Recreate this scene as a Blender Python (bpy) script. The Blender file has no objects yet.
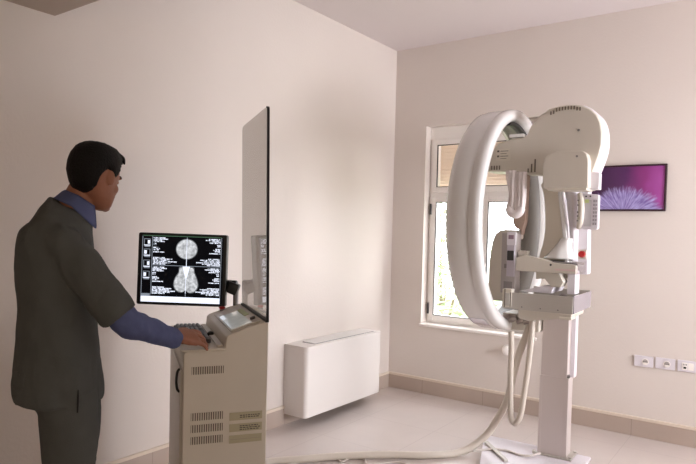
import bpy, bmesh, math, random
from mathutils import Vector, Matrix, noise
random.seed(7)
PI = math.pi
SC = bpy.context.scene
COL = SC.collection
V = Vector

# ---------------------------------------------------------------- materials
def lin(c):
    return tuple(((v/255)/12.92 if v/255 <= .04045 else ((v/255+.055)/1.055)**2.4) for v in c)

MATS = {}
def mat(name, rgb, rough=.5, metal=0., bump=0., bscale=40., var=0., vscale=6., coat=0., spec=.5, emit=None, estr=0.):
    m = bpy.data.materials.new(name); m.use_nodes = True
    nt = m.node_tree; b = nt.nodes['Principled BSDF']
    c = lin(rgb)
    b.inputs['Base Color'].default_value = (*c, 1)
    b.inputs['Roughness'].default_value = rough
    b.inputs['Metallic'].default_value = metal
    b.inputs['Specular IOR Level'].default_value = spec
    b.inputs['Coat Weight'].default_value = coat
    if emit:
        b.inputs['Emission Color'].default_value = (*lin(emit), 1)
        b.inputs['Emission Strength'].default_value = estr
    tc = nt.nodes.new('ShaderNodeTexCoord')
    if var > 0:
        n = nt.nodes.new('ShaderNodeTexNoise'); n.inputs['Scale'].default_value = vscale; n.inputs['Detail'].default_value = 4
        nt.links.new(tc.outputs['Object'], n.inputs['Vector'])
        r = nt.nodes.new('ShaderNodeValToRGB')
        r.color_ramp.elements[0].position = .3; r.color_ramp.elements[1].position = .7
        r.color_ramp.elements[0].color = (*[x*(1-var) for x in c], 1)
        r.color_ramp.elements[1].color = (*[min(1, x*(1+var)) for x in c], 1)
        nt.links.new(n.outputs['Fac'], r.inputs['Fac']); nt.links.new(r.outputs['Color'], b.inputs['Base Color'])
    if bump > 0:
        n = nt.nodes.new('ShaderNodeTexNoise'); n.inputs['Scale'].default_value = bscale; n.inputs['Detail'].default_value = 3
        nt.links.new(tc.outputs['Object'], n.inputs['Vector'])
        bp = nt.nodes.new('ShaderNodeBump'); bp.inputs['Strength'].default_value = bump; bp.inputs['Distance'].default_value = .01
        nt.links.new(n.outputs['Fac'], bp.inputs['Height']); nt.links.new(bp.outputs['Normal'], b.inputs['Normal'])
    MATS[name] = m
    return m

WALL = mat('wall_paint', (220, 210, 203), .55, bump=.12, bscale=60, var=.015, vscale=1.5, spec=.35)
CEIL = mat('ceiling_paint', (222, 212, 212), .8, bump=.05)
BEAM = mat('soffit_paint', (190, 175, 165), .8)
STRIP = mat('moulding_paint', (222, 208, 192), .5)
FRAME = mat('window_upvc', (244, 238, 233), .35)
WHITE = mat('white_enamel', (226, 224, 222), .22, coat=.4, var=.01)
CREAM = mat('cream_plastic', (206, 198, 186), .4, var=.02)
BEIGE = mat('beige_plastic', (212, 204, 190), .45, var=.02)
LILACW = mat('cool_white_plastic', (222, 216, 222), .35)
RADW = mat('radiator_enamel', (226, 220, 216), .4)
GREYP = mat('grey_plastic', (125, 120, 118), .5)
DGREY = mat('dark_grey_plastic', (60, 58, 58), .5)
BLACK = mat('black_plastic', (18, 18, 20), .35)
SLOT = mat('vent_slot_dark', (112, 104, 93), .7)
STEEL = mat('brushed_steel', (188, 182, 174), .35, metal=.25, bump=.05, bscale=120)
CHROME = mat('polished_chrome', (230, 230, 240), .12, metal=1.)
COLUMN = mat('column_aluminium', (205, 194, 190), .4, metal=.25)
HOSE = mat('hose_vinyl', (202, 192, 180), .5)
CABLE = mat('thin_cable_vinyl', (205, 195, 188), .5)
SKIN = mat('skin', (150, 98, 74), .55, bump=.08, bscale=200, var=.06, vscale=25)
HAIR = mat('hair_dark', (14, 11, 10), .65, spec=.25, bump=.6, bscale=180)
SCRUB = mat('scrub_fabric', (87, 89, 87), .9, bump=.25, bscale=350, var=.05, vscale=12, spec=.2)
SHIRT = mat('shirt_fabric', (88, 96, 134), .85, bump=.2, bscale=400, var=.05, vscale=14, spec=.2)
SHOE = mat('shoe_leather', (30, 28, 28), .4)
REDM = mat('red_plastic', (170, 25, 25), .35)
GREENM = mat('green_display', (190, 200, 135), .3)
KEYM = mat('key_plastic', (142, 146, 148), .5)
KEYB = mat('keyboard_body', (70, 74, 78), .5)
PINK = mat('tan_pad', (176, 152, 138), .7, bump=.3, bscale=30)
CLOTH = mat('white_cloth', (222, 212, 210), .85, bump=.3, bscale=60)
LEAF = mat('leaf_green', (165, 178, 142), .5, var=.25, vscale=3)
BARK = mat('bark', (110, 95, 75), .8, bump=.5, bscale=20)
GRASS = mat('garden_grass', (120, 135, 90), .9, var=.2, vscale=4)
LCD = mat('lcd_back', (150, 145, 150), .3)
PAPER = mat('printed_label', (182, 174, 146), .6)
INK = mat('label_ink', (95, 88, 80), .7)
FADEINK = mat('faint_label_ink', (165, 155, 140), .7)
SCRBLK = mat('screen_black', (4, 4, 6), .2, emit=(10, 11, 16), estr=.6)
SCRWHT = mat('screen_white', (20, 20, 20), .3, emit=(235, 240, 255), estr=1.25)
SCRGRY = mat('screen_grey', (20, 20, 20), .3, emit=(150, 158, 170), estr=.8)
SCRGRN = mat('screen_green', (20, 20, 20), .3, emit=(90, 130, 100), estr=.7)

def tile_mat(name, rgb, size, joint, off=(0, 0, 0), rough=.2, var=.06, dark=.75, planes='XY'):
    m = bpy.data.materials.new(name); m.use_nodes = True
    nt = m.node_tree; b = nt.nodes['Principled BSDF']; b.inputs['Roughness'].default_value = rough
    tc = nt.nodes.new('ShaderNodeTexCoord'); mp = nt.nodes.new('ShaderNodeMapping')
    mp.inputs['Location'].default_value = off
    nt.links.new(tc.outputs['Object'], mp.inputs['Vector'])
    sep = nt.nodes.new('ShaderNodeSeparateXYZ'); nt.links.new(mp.outputs['Vector'], sep.inputs['Vector'])
    outs = []
    for ax in planes:
        md = nt.nodes.new('ShaderNodeMath'); md.operation = 'PINGPONG'; md.inputs[1].default_value = size/2
        nt.links.new(sep.outputs[ax], md.inputs[0])
        lt = nt.nodes.new('ShaderNodeMath'); lt.operation = 'LESS_THAN'; lt.inputs[1].default_value = joint
        nt.links.new(md.outputs[0], lt.inputs[0]); outs.append(lt)
    if len(outs) == 2:
        mx = nt.nodes.new('ShaderNodeMath'); mx.operation = 'MAXIMUM'
        nt.links.new(outs[0].outputs[0], mx.inputs[0]); nt.links.new(outs[1].outputs[0], mx.inputs[1])
    else:
        mx = outs[0]
    n = nt.nodes.new('ShaderNodeTexNoise'); n.inputs['Scale'].default_value = 2.2; n.inputs['Detail'].default_value = 6
    nt.links.new(tc.outputs['Object'], n.inputs['Vector'])
    c = lin(rgb)
    r = nt.nodes.new('ShaderNodeValToRGB')
    r.color_ramp.elements[0].position = .3; r.color_ramp.elements[1].position = .7
    r.color_ramp.elements[0].color = (*[x*(1-var) for x in c], 1)
    r.color_ramp.elements[1].color = (*[x*(1+var) for x in c], 1)
    nt.links.new(n.outputs['Fac'], r.inputs['Fac'])
    mix = nt.nodes.new('ShaderNodeMix'); mix.data_type = 'RGBA'
    nt.links.new(mx.outputs[0], mix.inputs[0]); nt.links.new(r.outputs['Color'], mix.inputs[6])
    mix.inputs[7].default_value = (*[x*dark for x in c], 1)
    nt.links.new(mix.outputs[2], b.inputs['Base Color'])
    return m
FLOORM = tile_mat('floor_tile', (206, 195, 190), .6, .002, (.22, .31, 0), rough=.22, dark=.86, var=.04)
SKIRTM = tile_mat('skirting_tile', (182, 165, 153), .6, .002, (.22, .31, 0), rough=.3, dark=.7, planes='XY')

def glass_mat(name, tint=(1, 1, 1), refl=.08, rough=.0, ior=1.45):
    m = bpy.data.materials.new(name); m.use_nodes = True
    nt = m.node_tree; nt.nodes.clear()
    o = nt.nodes.new('ShaderNodeOutputMaterial'); mx = nt.nodes.new('ShaderNodeMixShader')
    t = nt.nodes.new('ShaderNodeBsdfTransparent'); t.inputs[0].default_value = (*tint, 1)
    g = nt.nodes.new('ShaderNodeBsdfGlossy'); g.inputs['Roughness'].default_value = rough
    f = nt.nodes.new('ShaderNodeFresnel'); f.inputs[0].default_value = ior
    ge = nt.nodes.new('ShaderNodeNewGeometry'); iv = nt.nodes.new('ShaderNodeMath'); iv.operation = 'SUBTRACT'; iv.inputs[0].default_value = 1.
    ml = nt.nodes.new('ShaderNodeMath'); ml.operation = 'MULTIPLY'       # reflect once, at the face the light meets first
    nt.links.new(ge.outputs['Backfacing'], iv.inputs[1]); nt.links.new(iv.outputs[0], ml.inputs[0]); nt.links.new(f.outputs[0], ml.inputs[1])
    nt.links.new(ml.outputs[0], mx.inputs[0]); nt.links.new(t.outputs[0], mx.inputs[1]); nt.links.new(g.outputs[0], mx.inputs[2])
    nt.links.new(mx.outputs[0], o.inputs[0])
    return m
GLASS = glass_mat('window_glass')
SHIELDG = glass_mat('lead_glass', (.70, .68, .655), ior=2.1)
ACRYL = glass_mat('clear_acrylic', (.95, .94, .95), ior=1.5)

def blind_mat():
    m = mat('shutter_slat', (226, 212, 200), .6)
    nt = m.node_tree; b = nt.nodes['Principled BSDF']
    b.inputs['Transmission Weight'].default_value = 0.
    out = nt.nodes['Material Output']
    tr = nt.nodes.new('ShaderNodeBsdfTranslucent'); tr.inputs[0].default_value = (*lin((200, 186, 174)), 1)
    mx = nt.nodes.new('ShaderNodeMixShader'); mx.inputs[0].default_value = .40
    nt.links.new(b.outputs[0], mx.inputs[1]); nt.links.new(tr.outputs[0], mx.inputs[2]); nt.links.new(mx.outputs[0], out.inputs[0])
    return m
SHUT = blind_mat()

def mammo_mat():
    m = bpy.data.materials.new('screen_tissue'); m.use_nodes = True
    nt = m.node_tree; b = nt.nodes['Principled BSDF']
    b.inputs['Base Color'].default_value = (.02, .02, .02, 1)
    tc = nt.nodes.new('ShaderNodeTexCoord')
    n = nt.nodes.new('ShaderNodeTexNoise'); n.inputs['Scale'].default_value = 60; n.inputs['Detail'].default_value = 6
    nt.links.new(tc.outputs['Object'], n.inputs['Vector'])
    r = nt.nodes.new('ShaderNodeValToRGB')
    r.color_ramp.elements[0].position = .3; r.color_ramp.elements[0].color = (.30, .31, .33, 1)
    r.color_ramp.elements[1].position = .72; r.color_ramp.elements[1].color = (.85, .87, .9, 1)
    nt.links.new(n.outputs['Fac'], r.inputs['Fac']); nt.links.new(r.outputs['Color'], b.inputs['Emission Color'])
    b.inputs['Emission Strength'].default_value = .95
    return m
TISSUE = mammo_mat()
TISDIM = mat('screen_tissue_edge', (8, 8, 8), .3, emit=(105, 108, 112), estr=.8)

def picture_mat():
    m = bpy.data.materials.new('flower_print'); m.use_nodes = True
    nt = m.node_tree; b = nt.nodes['Principled BSDF']; b.inputs['Roughness'].default_value = .35
    N = nt.nodes.new; L = nt.links.new
    tc = N('ShaderNodeTexCoord'); sp = N('ShaderNodeSeparateXYZ'); L(tc.outputs['Object'], sp.inputs[0])
    # x in -.26...26, z in -.17...17
    def math_(op, a, bb=None, c=None):
        q = N('ShaderNodeMath'); q.operation = op
        for i, v in enumerate((a, bb, c)):
            if v is None: continue
            if isinstance(v, (int, float)): q.inputs[i].default_value = v
            else: L(v, q.inputs[i])
        return q.outputs[0]
    x, z = sp.outputs['X'], sp.outputs['Z']
    g = math_('MULTIPLY_ADD', x, 1.9, .5)
    n0 = N('ShaderNodeTexNoise'); n0.inputs['Scale'].default_value = 5; L(tc.outputs['Object'], n0.inputs['Vector'])
    g = math_('ADD', g, math_('MULTIPLY_ADD', n0.outputs['Fac'], .5, -.25))
    r = N('ShaderNodeValToRGB'); e = r.color_ramp.elements
    e[0].position = .0; e[0].color = (*lin((62, 34, 66)), 1); e[1].position = 1.; e[1].color = (*lin((172, 84, 166)), 1)
    k = e.new(.45); k.color = (*lin((84, 44, 92)), 1); k = e.new(.75); k.color = (*lin((140, 54, 124)), 1)
    L(g, r.inputs['Fac'])
    # furry dome
    dx = math_('ADD', x, .02); dz = math_('ADD', z, .22)
    ang = math_('ARCTAN2', dz, dx)
    rad = math_('SQRT', math_('ADD', math_('MULTIPLY', math_('MULTIPLY', dx, dx), .75), math_('MULTIPLY', math_('MULTIPLY', dz, dz), 1.25)))
    cv = N('ShaderNodeCombineXYZ'); L(math_('MULTIPLY', ang, 15.), cv.inputs[0]); L(math_('MULTIPLY', rad, 14.), cv.inputs[1])
    n1 = N('ShaderNodeTexNoise'); n1.inputs['Scale'].default_value = 1.; n1.inputs['Detail'].default_value = 5; L(cv.outputs[0], n1.inputs['Vector'])
    edge = math_('MULTIPLY_ADD', n1.outputs['Fac'], .12, .20)
    f = math_('MULTIPLY', math_('SUBTRACT', edge, rad), 18.); 
    cl = N('ShaderNodeClamp'); L(f, cl.inputs[0])
    r2 = N('ShaderNodeValToRGB'); e = r2.color_ramp.elements
    e[0].position = .3; e[0].color = (*lin((112, 88, 160)), 1); e[1].position = .75; e[1].color = (*lin((190, 182, 228)), 1)
    L(n1.outputs['Fac'], r2.inputs['Fac'])
    mx = N('ShaderNodeMix'); mx.data_type = 'RGBA'
    L(cl.outputs[0], mx.inputs[0]); L(r.outputs['Color'], mx.inputs[6]); L(r2.outputs['Color'], mx.inputs[7])
    L(mx.outputs[2], b.inputs['Base Color'])
    return m
PICTURE = picture_mat()
MAROON = mat('picture_frame_dark', (50, 22, 34), .4)

# ---------------------------------------------------------------- mesh helpers
def obj(name, bm, m, parent=None, smooth=False, bevel=0., seg=2, sub=0, M=None, wn=True):
    if M is not None: bm.transform(M)
    bmesh.ops.recalc_face_normals(bm, faces=bm.faces)
    me = bpy.data.meshes.new(name); bm.to_mesh(me); bm.free()
    if isinstance(m, (list, tuple)):
        for q in m: me.materials.append(q)
    else: me.materials.append(m)
    if smooth:
        for p in me.polygons: p.use_smooth = True
    o = bpy.data.objects.new(name, me); COL.objects.link(o)
    if parent is not None: o.parent = parent
    if bevel > 0:
        b = o.modifiers.new('Bevel', 'BEVEL'); b.width = bevel; b.segments = seg; b.limit_method = 'ANGLE'; b.angle_limit = .6
        for p in me.polygons: p.use_smooth = True
        w = o.modifiers.new('WN', 'WEIGHTED_NORMAL'); w.keep_sharp = True
    if sub:
        s = o.modifiers.new('Sub', 'SUBSURF'); s.levels = sub; s.render_levels = sub
    return o

def empty(name, loc, rz=0, label=None, cat=None, group=None):
    o = bpy.data.objects.new(name, None); COL.objects.link(o)
    o.location = loc; o.rotation_euler = (0, 0, rz); o.empty_display_size = .1
    if label: tag(o, label, cat, group)
    return o
def tag(o, label, cat, group=None):
    o['label'] = label; o['category'] = cat
    if group: o['group'] = group
    return o
def struct(o):
    o['kind'] = 'structure'; return o

def box(bm, x0, x1, y0, y1, z0, z1, M=None, mi=0):
    vs = [V((x, y, z)) for x in (x0, x1) for y in (y0, y1) for z in (z0, z1)]
    if M is not None: vs = [M @ v for v in vs]
    v = [bm.verts.new(c) for c in vs]
    for f in ((0, 1, 3, 2), (4, 6, 7, 5), (0, 4, 5, 1), (2, 3, 7, 6), (0, 2, 6, 4), (1, 5, 7, 3)):
        bm.faces.new([v[i] for i in f]).material_index = mi
def bx(*a, **k):
    bm = bmesh.new(); box(bm, *a, **k); return bm

def prism(pts, d0, d1, axis='Y', bm=None, mi=0):
    """outline extruded along an axis; pts are (a, b) in the other two axes."""
    bm = bm or bmesh.new()
    def mk(p, d):
        if axis == 'Y': return V((p[0], d, p[1]))
        if axis == 'X': return V((d, p[0], p[1]))
        return V((p[0], p[1], d))
    A = [bm.verts.new(mk(p, d0)) for p in pts]; B = [bm.verts.new(mk(p, d1)) for p in pts]
    bm.faces.new(A).material_index = mi; bm.faces.new(B[::-1]).material_index = mi
    n = len(pts)
    for i in range(n): bm.faces.new((A[i], B[i], B[(i+1) % n], A[(i+1) % n])).material_index = mi
    return bm

def smooth_outline(pts, k=4, closed=True):
    n = len(pts); out = []
    P = [V((p[0], p[1], 0)) for p in pts]
    rng = range(n) if closed else range(n-1)
    for i in rng:
        p0, p1, p2, p3 = (P[(i+j-1) % n] if closed else P[max(0, min(n-1, i+j-1))] for j in range(4))
        for t in range(k):
            u = t/k
            q = .5*((2*p1)+(p2-p0)*u+(2*p0-5*p1+4*p2-p3)*u*u+(3*p1-p0-3*p2+p3)*u**3)
            out.append((q.x, q.y))
    if not closed: out.append((P[-1].x, P[-1].y))
    return out

def round_outline(pts, r, k=5):
    """polygon with its corners rounded; r a number or a list."""
    out = []; n = len(pts)
    for i in range(n):
        p = V((*pts[i], 0)); a = V((*pts[i-1], 0)); b = V((*pts[(i+1) % n], 0))
        rr = r[i] if isinstance(r, (list, tuple)) else r
        if rr <= 0: out.append((p.x, p.y)); continue
        da = (a-p); db = (b-p); rr2 = min(rr, da.length*.49, db.length*.49)
        s = p+da.normalized()*rr2; e = p+db.normalized()*rr2
        for j in range(k+1):
            t = j/k
            q = s*(1-t)**2+p*2*t*(1-t)+e*t*t
            out.append((q.x, q.y))
    return out

def loft(bm, rings, seg=20, pw=2.0, mi=0):
    rows = []
    for c, a, b in rings:
        c, a, b = V(c), V(a), V(b); row = []
        for i in range(seg):
            t = 2*PI*i/seg; ct, st = math.cos(t), math.sin(t)
            e = 2/pw
            row.append(bm.verts.new(c+a*(abs(ct)**e*(1 if ct >= 0 else -1))+b*(abs(st)**e*(1 if st >= 0 else -1))))
        rows.append(row)
    for r0, r1 in zip(rows, rows[1:]):
        for i in range(seg):
            bm.faces.new((r0[i], r0[(i+1) % seg], r1[(i+1) % seg], r1[i])).material_index = mi
    bm.faces.new(rows[0][::-1]).material_index = mi; bm.faces.new(rows[-1]).material_index = mi
    return bm

def catmull(P, k):
    out = []; n = len(P)
    for i in range(n-1):
        p0, p1, p2, p3 = P[max(0, i-1)], P[i], P[i+1], P[min(n-1, i+2)]
        for t in range(k):
            u = t/k
            out.append(.5*((2*p1)+(p2-p0)*u+(2*p0-5*p1+4*p2-p3)*u*u+(3*p1-p0-3*p2+p3)*u**3))
    out.append(P[-1]); return out

def tube(bm, pts, rad, seg=10, k=6, ring=0., flat=1., mi=0, dome=False):
    """pts control points, rad number or per-point list; ring>0 gives corrugation."""
    n = len(pts)
    R = rad if isinstance(rad, (list, tuple)) else [rad]*n
    Q = catmull([V((*[p[i] for i in range(3)],)) for p in pts], k)
    RR = [v.x for v in catmull([V((r, 0, 0)) for r in R], k)]
    if dome:
        d0 = (Q[0]-Q[1]).normalized(); d1 = (Q[-1]-Q[-2]).normalized(); r0, r1 = RR[0], RR[-1]
        pre = [(Q[0]+d0*r0*s, r0*c) for s, c in ((.92, .38), (.7, .71), (.38, .92))]
        post = [(Q[-1]+d1*r1*s, r1*c) for s, c in ((.38, .92), (.7, .71), (.92, .38))]
        Q = [p[0] for p in pre]+Q+[p[0] for p in post]; RR = [p[1] for p in pre]+RR+[p[1] for p in post]
    up = None; rings = []
    for i, q in enumerate(Q):
        t = (Q[min(i+1, len(Q)-1)]-Q[max(i-1, 0)]).normalized()
        if up is None:
            up = V((0, 0, 1)) if abs(t.z) < .9 else V((1, 0, 0))
        up = (up-t*up.dot(t)).normalized()
        s = t.cross(up)
        r = RR[i]*(1+(ring if i % 2 else -ring))
        rings.append((q, s*r, up*r*flat))
    return loft(bm, rings, seg, mi=mi)

def cyl(bm, c, d, r, h, seg=20, mi=0, r2=None):
    d = V(d).normalized(); up = V((0, 0, 1)) if abs(d.z) < .9 else V((1, 0, 0))
    a = d.cross(up).normalized(); b = d.cross(a)
    r2 = r if r2 is None else r2
    return loft(bm, [(V(c), a*r, b*r), (V(c)+d*h, a*r2, b*r2)], seg, mi=mi)

def ellipsoid(bm, c, rx, ry, rz, M=None, seg=18):
    r = bmesh.ops.create_uvsphere(bm, u_segments=seg, v_segments=seg//2+2, radius=1)
    T = Matrix.Translation(c) @ (M or Matrix()) @ Matrix.Diagonal((rx, ry, rz, 1))
    for v in r['verts']: v.co = T @ v.co

def remesh(o, voxel, smooth_it=4, factor=.5):
    """fuse overlapping pieces into one continuous surface."""
    r = o.modifiers.new('R', 'REMESH'); r.mode = 'VOXEL'; r.voxel_size = voxel; r.use_smooth_shade = True
    s = o.modifiers.new('S', 'SMOOTH'); s.iterations = smooth_it; s.factor = factor
    dg = bpy.context.evaluated_depsgraph_get(); dg.update()
    me = bpy.data.meshes.new_from_object(o.evaluated_get(dg))
    o.modifiers.clear(); old = o.data; o.data = me; me.name = o.name
    for p in me.polygons: p.use_smooth = True
    return o

# ================================================================= SETTING
H = 3.225; X1, Y0 = 5.2, -7.0
WX0, WX1, WZ0, WZ1 = .34, 1.42, .65, 2.483     # window opening in the far wall
bm = bmesh.new(); box(bm, -.3, X1+.3, Y0-.3, .3, -.15, 0)
fl = struct(obj('floor', bm, FLOORM))
struct(obj('ceiling', bx(-.3, X1+.3, Y0-.3, .3, H, H+.15), CEIL))
struct(obj('wall_left', bx(-.3, 0, Y0-.3, .3, 0, H), WALL))
bm = bmesh.new()
box(bm, 0, WX0, 0, .3, 0, H); box(bm, WX1, X1, 0, .3, 0, H)
box(bm, WX0, WX1, 0, .3, 0, WZ0); box(bm, WX0, WX1, 0, .3, WZ1, H)
struct(obj('wall_far', bm, WALL))
# right wall with a wide window that lights the room; rear wall
RY0, RY1, RZ0, RZ1 = -2.3, -.3, .9, 2.4
bm = bmesh.new()
box(bm, X1, X1+.3, Y0, RY0, 0, H); box(bm, X1, X1+.3, RY1, .3, 0, H)
box(bm, X1, X1+.3, RY0, RY1, 0, RZ0); box(bm, X1, X1+.3, RY0, RY1, RZ1, H)
struct(obj('wall_right', bm, WALL))
struct(obj('wall_rear', bx(-.3, X1+.3, Y0-.3, Y0, 0, H), mat('rear_wall_dimmed', (120, 105, 92), .7)))  # unseen rear wall, coloured dark to cut bounced light
# unseen pier, added to keep window light off the near left wall
struct(obj('light_block_pier', bx(3.2, X1, -2.15, -2.0, 0, H), WALL))
# soffit that crosses the room over the camera
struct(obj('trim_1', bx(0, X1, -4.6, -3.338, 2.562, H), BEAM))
# skirting tiles with a pale moulding on top
struct(obj('baseboard_left', bx(0, .012, Y0, 0, 0, .1265), SKIRTM, bevel=.002))
struct(obj('baseboard_far', bx(.012, X1, -.012, 0, 0, .1265), SKIRTM, bevel=.002))
struct(obj('trim_2', bx(0, .016, Y0, 0, .1265, .150), STRIP, bevel=.004))
struct(obj('trim_3', bx(.016, X1, -.016, 0, .1265, .150), STRIP, bevel=.004))

# ---- window in the far wall
win = struct(empty('window_1', ((WX0+WX1)/2, .12, WZ0)))
def wobj(name, bm, m, **k):
    return obj(name, bm, m, win, M=Matrix.Translation((-(WX0+WX1)/2, -.12, -WZ0)), **k)
yf0, yf1 = .10, .165
bm = bmesh.new()                                  # fixed outer frame with transom and post
fr = .035
box(bm, WX0, WX0+fr, yf0, yf1, WZ0, WZ1); box(bm, WX1-fr, WX1, yf0, yf1, WZ0, WZ1)
box(bm, WX0+fr, WX1-fr, yf0, yf1, WZ0, WZ0+fr); box(bm, WX0+fr, WX1-fr, yf0, yf1, 2.36, WZ1)
box(bm, WX0+fr, WX1-fr, yf0, yf1, 1.83, 1.88)
box(bm, .855, .895, yf0, yf1, WZ0+fr, 1.83)
wobj('window_frame', bm, FRAME, bevel=.004)
def sash(x0, x1, z0, z1, w=.05):
    bm = bmesh.new(); a, b = yf0-.018, yf1-.01
    box(bm, x0, x0+w, a, b, z0, z1); box(bm, x1-w, x1, a, b, z0, z1)
    box(bm, x0+w, x1-w, a, b, z0, z0+w); box(bm, x0+w, x1-w, a, b, z1-w, z1)
    s = wobj('sash', bm, FRAME, bevel=.004)
    bm = bmesh.new(); t = .007; a2, b2 = a-.001, a+.010      # black rubber gasket round the pane
    X0, X1_, Z0, Z1 = x0+w-.001, x1-w+.001, z0+w-.001, z1-w+.001
    box(bm, X0, X0+t, a2, b2, Z0, Z1); box(bm, X1_-t, X1_, a2, b2, Z0, Z1)
    box(bm, X0+t, X1_-t, a2, b2, Z0, Z0+t); box(bm, X0+t, X1_-t, a2, b2, Z1-t, Z1)
    g = obj('gasket', bm, DGREY, s, M=Matrix.Translation((-(WX0+WX1)/2, -.12, -WZ0)))
    obj('pane', bx(X0, X1_, .128, .134, Z0, Z1), GLASS, s, M=Matrix.Translation((-(WX0+WX1)/2, -.12, -WZ0)))
    return s
s1 = sash(WX0+.03, .865, WZ0+.03, 1.835)
s2 = sash(.885, WX1-.03, WZ0+.03, 1.835)
s3 = sash(WX0+.03, WX1-.03, 1.875, 2.365)
for z in (1.72, .79):
    bm = bmesh.new(); cyl(bm, (WX0+.028, yf0-.022, z-.05), (0, 0, 1), .010, .1, 12)
    obj('hinge', bm, DGREY, s1, M=Matrix.Translation((-(WX0+WX1)/2, -.12, -WZ0)))
bm = bmesh.new(); box(bm, .90, .93, yf0-.035, yf0-.018, 1.18, 1.24); box(bm, .908, .922, yf0-.06, yf0-.035, 1.12, 1.22)
obj('handle', bm, FRAME, s2, M=Matrix.Translation((-(WX0+WX1)/2, -.12, -WZ0)), bevel=.003)
bm = bmesh.new(); box(bm, WX0-.012, WX1+.012, -.022, .10, WZ0-.022, WZ0+.004)
wobj('window_sill', bm, FRAME, bevel=.004)
# roller shutter lowered behind the upper sash: slats in one curtain
bm = bmesh.new(); z = 2.40
while z > 1.90:
    prism(round_outline([(.215, z), (.228, z+.008), (.232, z+.026), (.222, z+.040), (.212, z+.030)], .004, 2), WX0+.02, WX1-.02, 'X', bm)
    z -= .034
wobj('roller_shutter', bm, SHUT, smooth=False)
wobj('shutter_box', bx(WX0, WX1, .18, .298, 2.42, WZ1), FRAME)

# ---- window in the right wall (behind the picture's edge, lights the room)
rw = struct(empty('window_2', (X1+.15, (RY0+RY1)/2, RZ0)))
bm = bmesh.new()
for y in (RY0, (RY0+RY1)/2-.03, RY1-.06): box(bm, X1+.12, X1+.18, y, y+.06, RZ0, RZ1)
box(bm, X1+.12, X1+.18, RY0, RY1, RZ0, RZ0+.06); box(bm, X1+.12, X1+.18, RY0, RY1, RZ1-.06, RZ1)
obj('window_frame', bm, FRAME, rw, M=Matrix.Translation((-(X1+.15), -(RY0+RY1)/2, -RZ0)))

# ---- garden outside
g = struct(obj('ground', bx(-6, 10, .35, 14, -.65, -.6), GRASS))
def shrub(loc, h, w, nl, label, seed, leaf=.12, palm=False):
    rnd = random.Random(seed)
    t = empty('leafy_shrub', loc, 0, label, 'shrub', 'shrubs outside the window')
    st = bmesh.new(); lf = bmesh.new()
    for k in range(7):
        a = rnd.uniform(0, 2*PI); e = V((math.cos(a)*w*.6*rnd.random(), math.sin(a)*w*.5*rnd.random(), h*rnd.uniform(.6, .95)))
        tube(st, [(0, 0, 0), e*.5+V((rnd.uniform(-.05, .05), 0, 0)), e], [.03, .02, .008], 6, 3)
    for k in range(nl):
        a = rnd.uniform(0, 2*PI); zz = rnd.random()**.8
        r = w*math.sqrt(rnd.random())*(1-.55*abs(zz-.45))
        c = V((math.cos(a)*r, math.sin(a)*r*.7, h*(.08+.95*zz)))
        L = leaf*rnd.uniform(.6, 1.4); W = L*(.10 if palm else .34)
        d = V((rnd.uniform(-1, 1), rnd.uniform(-1, 1), rnd.uniform(-.6, .8))).normalized()
        s = d.cross(V((rnd.uniform(-.4, .4), rnd.uniform(-.4, .4), 1))).normalized()*W
        n = s.cross(d).normalized()*L*.10
        p = [c, c+d*L*.4+s, c+d*L*.5-n, c+d*L*.4-s, c+d*L]
        v = [lf.verts.new(q) for q in p]
        for f in ((0, 1, 2), (0, 2, 3), (1, 4, 2), (3, 2, 4)): lf.faces.new([v[i] for i in f])
    obj('stem', st, BARK, t, smooth=True)
    obj('foliage', lf, LEAF, t)
    return t
shrub((-.9, 1.9, -.6), 1.75, .55, 650, 'long narrow-leaved shrub low behind the left window pane', 3, .30, True)
shrub((-1.6, 4.2, -.6), 2.6, 1.1, 900, 'tall bushy shrub further back outside the left window pane', 5, .13)
shrub((.15, 3.6, -.6), 1.8, .8, 700, 'rounded leafy shrub outside the middle post of the window', 9, .11)

# ================================================================= FAN COIL / RADIATOR
rad = empty('fan_coil_radiator', (0.0, -1.0, .085), 0, 'white boxy fan coil heater hung low on the left wall', 'radiator')
Mr = Matrix.Translation((0, 1.0, -.085))
prof = round_outline([(.0, -1.52), (.222, -1.52), (.222, -.49), (.0, -.49)], [.004, .035, .035, .004], 6)
obj('body', prism(prof, .085, .612, 'Z'), RADW, rad, M=Mr, bevel=.003)
prof = round_outline([(.0, -1.522), (.224, -1.522), (.224, -.488), (.0, -.488)], [.004, .036, .036, .004], 6)
obj('top_cover', prism(prof, .612, .624, 'Z'), RADW, rad, M=Mr, bevel=.004)
bm = bmesh.new(); box(bm, .06, .185, -1.38, -.56, .6242, .6262)
gr = obj('air_grille', bm, GREYP, rad, M=Mr)
bm = bmesh.new()
for i in range(9): box(bm, .064+i*.0135, .070+i*.0135, -1.375, -.565, .6264, .633)
obj('louvre', bm, RADW, gr, M=Mr)
obj('lower_inlet', bx(.03, .19, -1.45, -.56, .078, .086), SLOT, rad, M=Mr)

# ================================================================= WALL ITEMS
pic = empty('wall_picture', (2.085, -.004, 1.874), 0, 'purple and magenta close-up flower print in a dark frame on the far wall', 'picture')
w2, h2, fw = .272, .1735, .013
bm = bmesh.new()
box(bm, -w2, -w2+fw, -.035, 0, -h2, h2); box(bm, w2-fw, w2, -.035, 0, -h2, h2)
box(bm, -w2+fw, w2-fw, -.035, 0, -h2, -h2+fw); box(bm, -w2+fw, w2-fw, -.035, 0, h2-fw, h2)
obj('frame', bm, MAROON, pic, bevel=.002)
obj('print', bx(-w2+fw, w2-fw, -.026, -.004, -h2+fw, h2-fw), PICTURE, pic)

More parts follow.
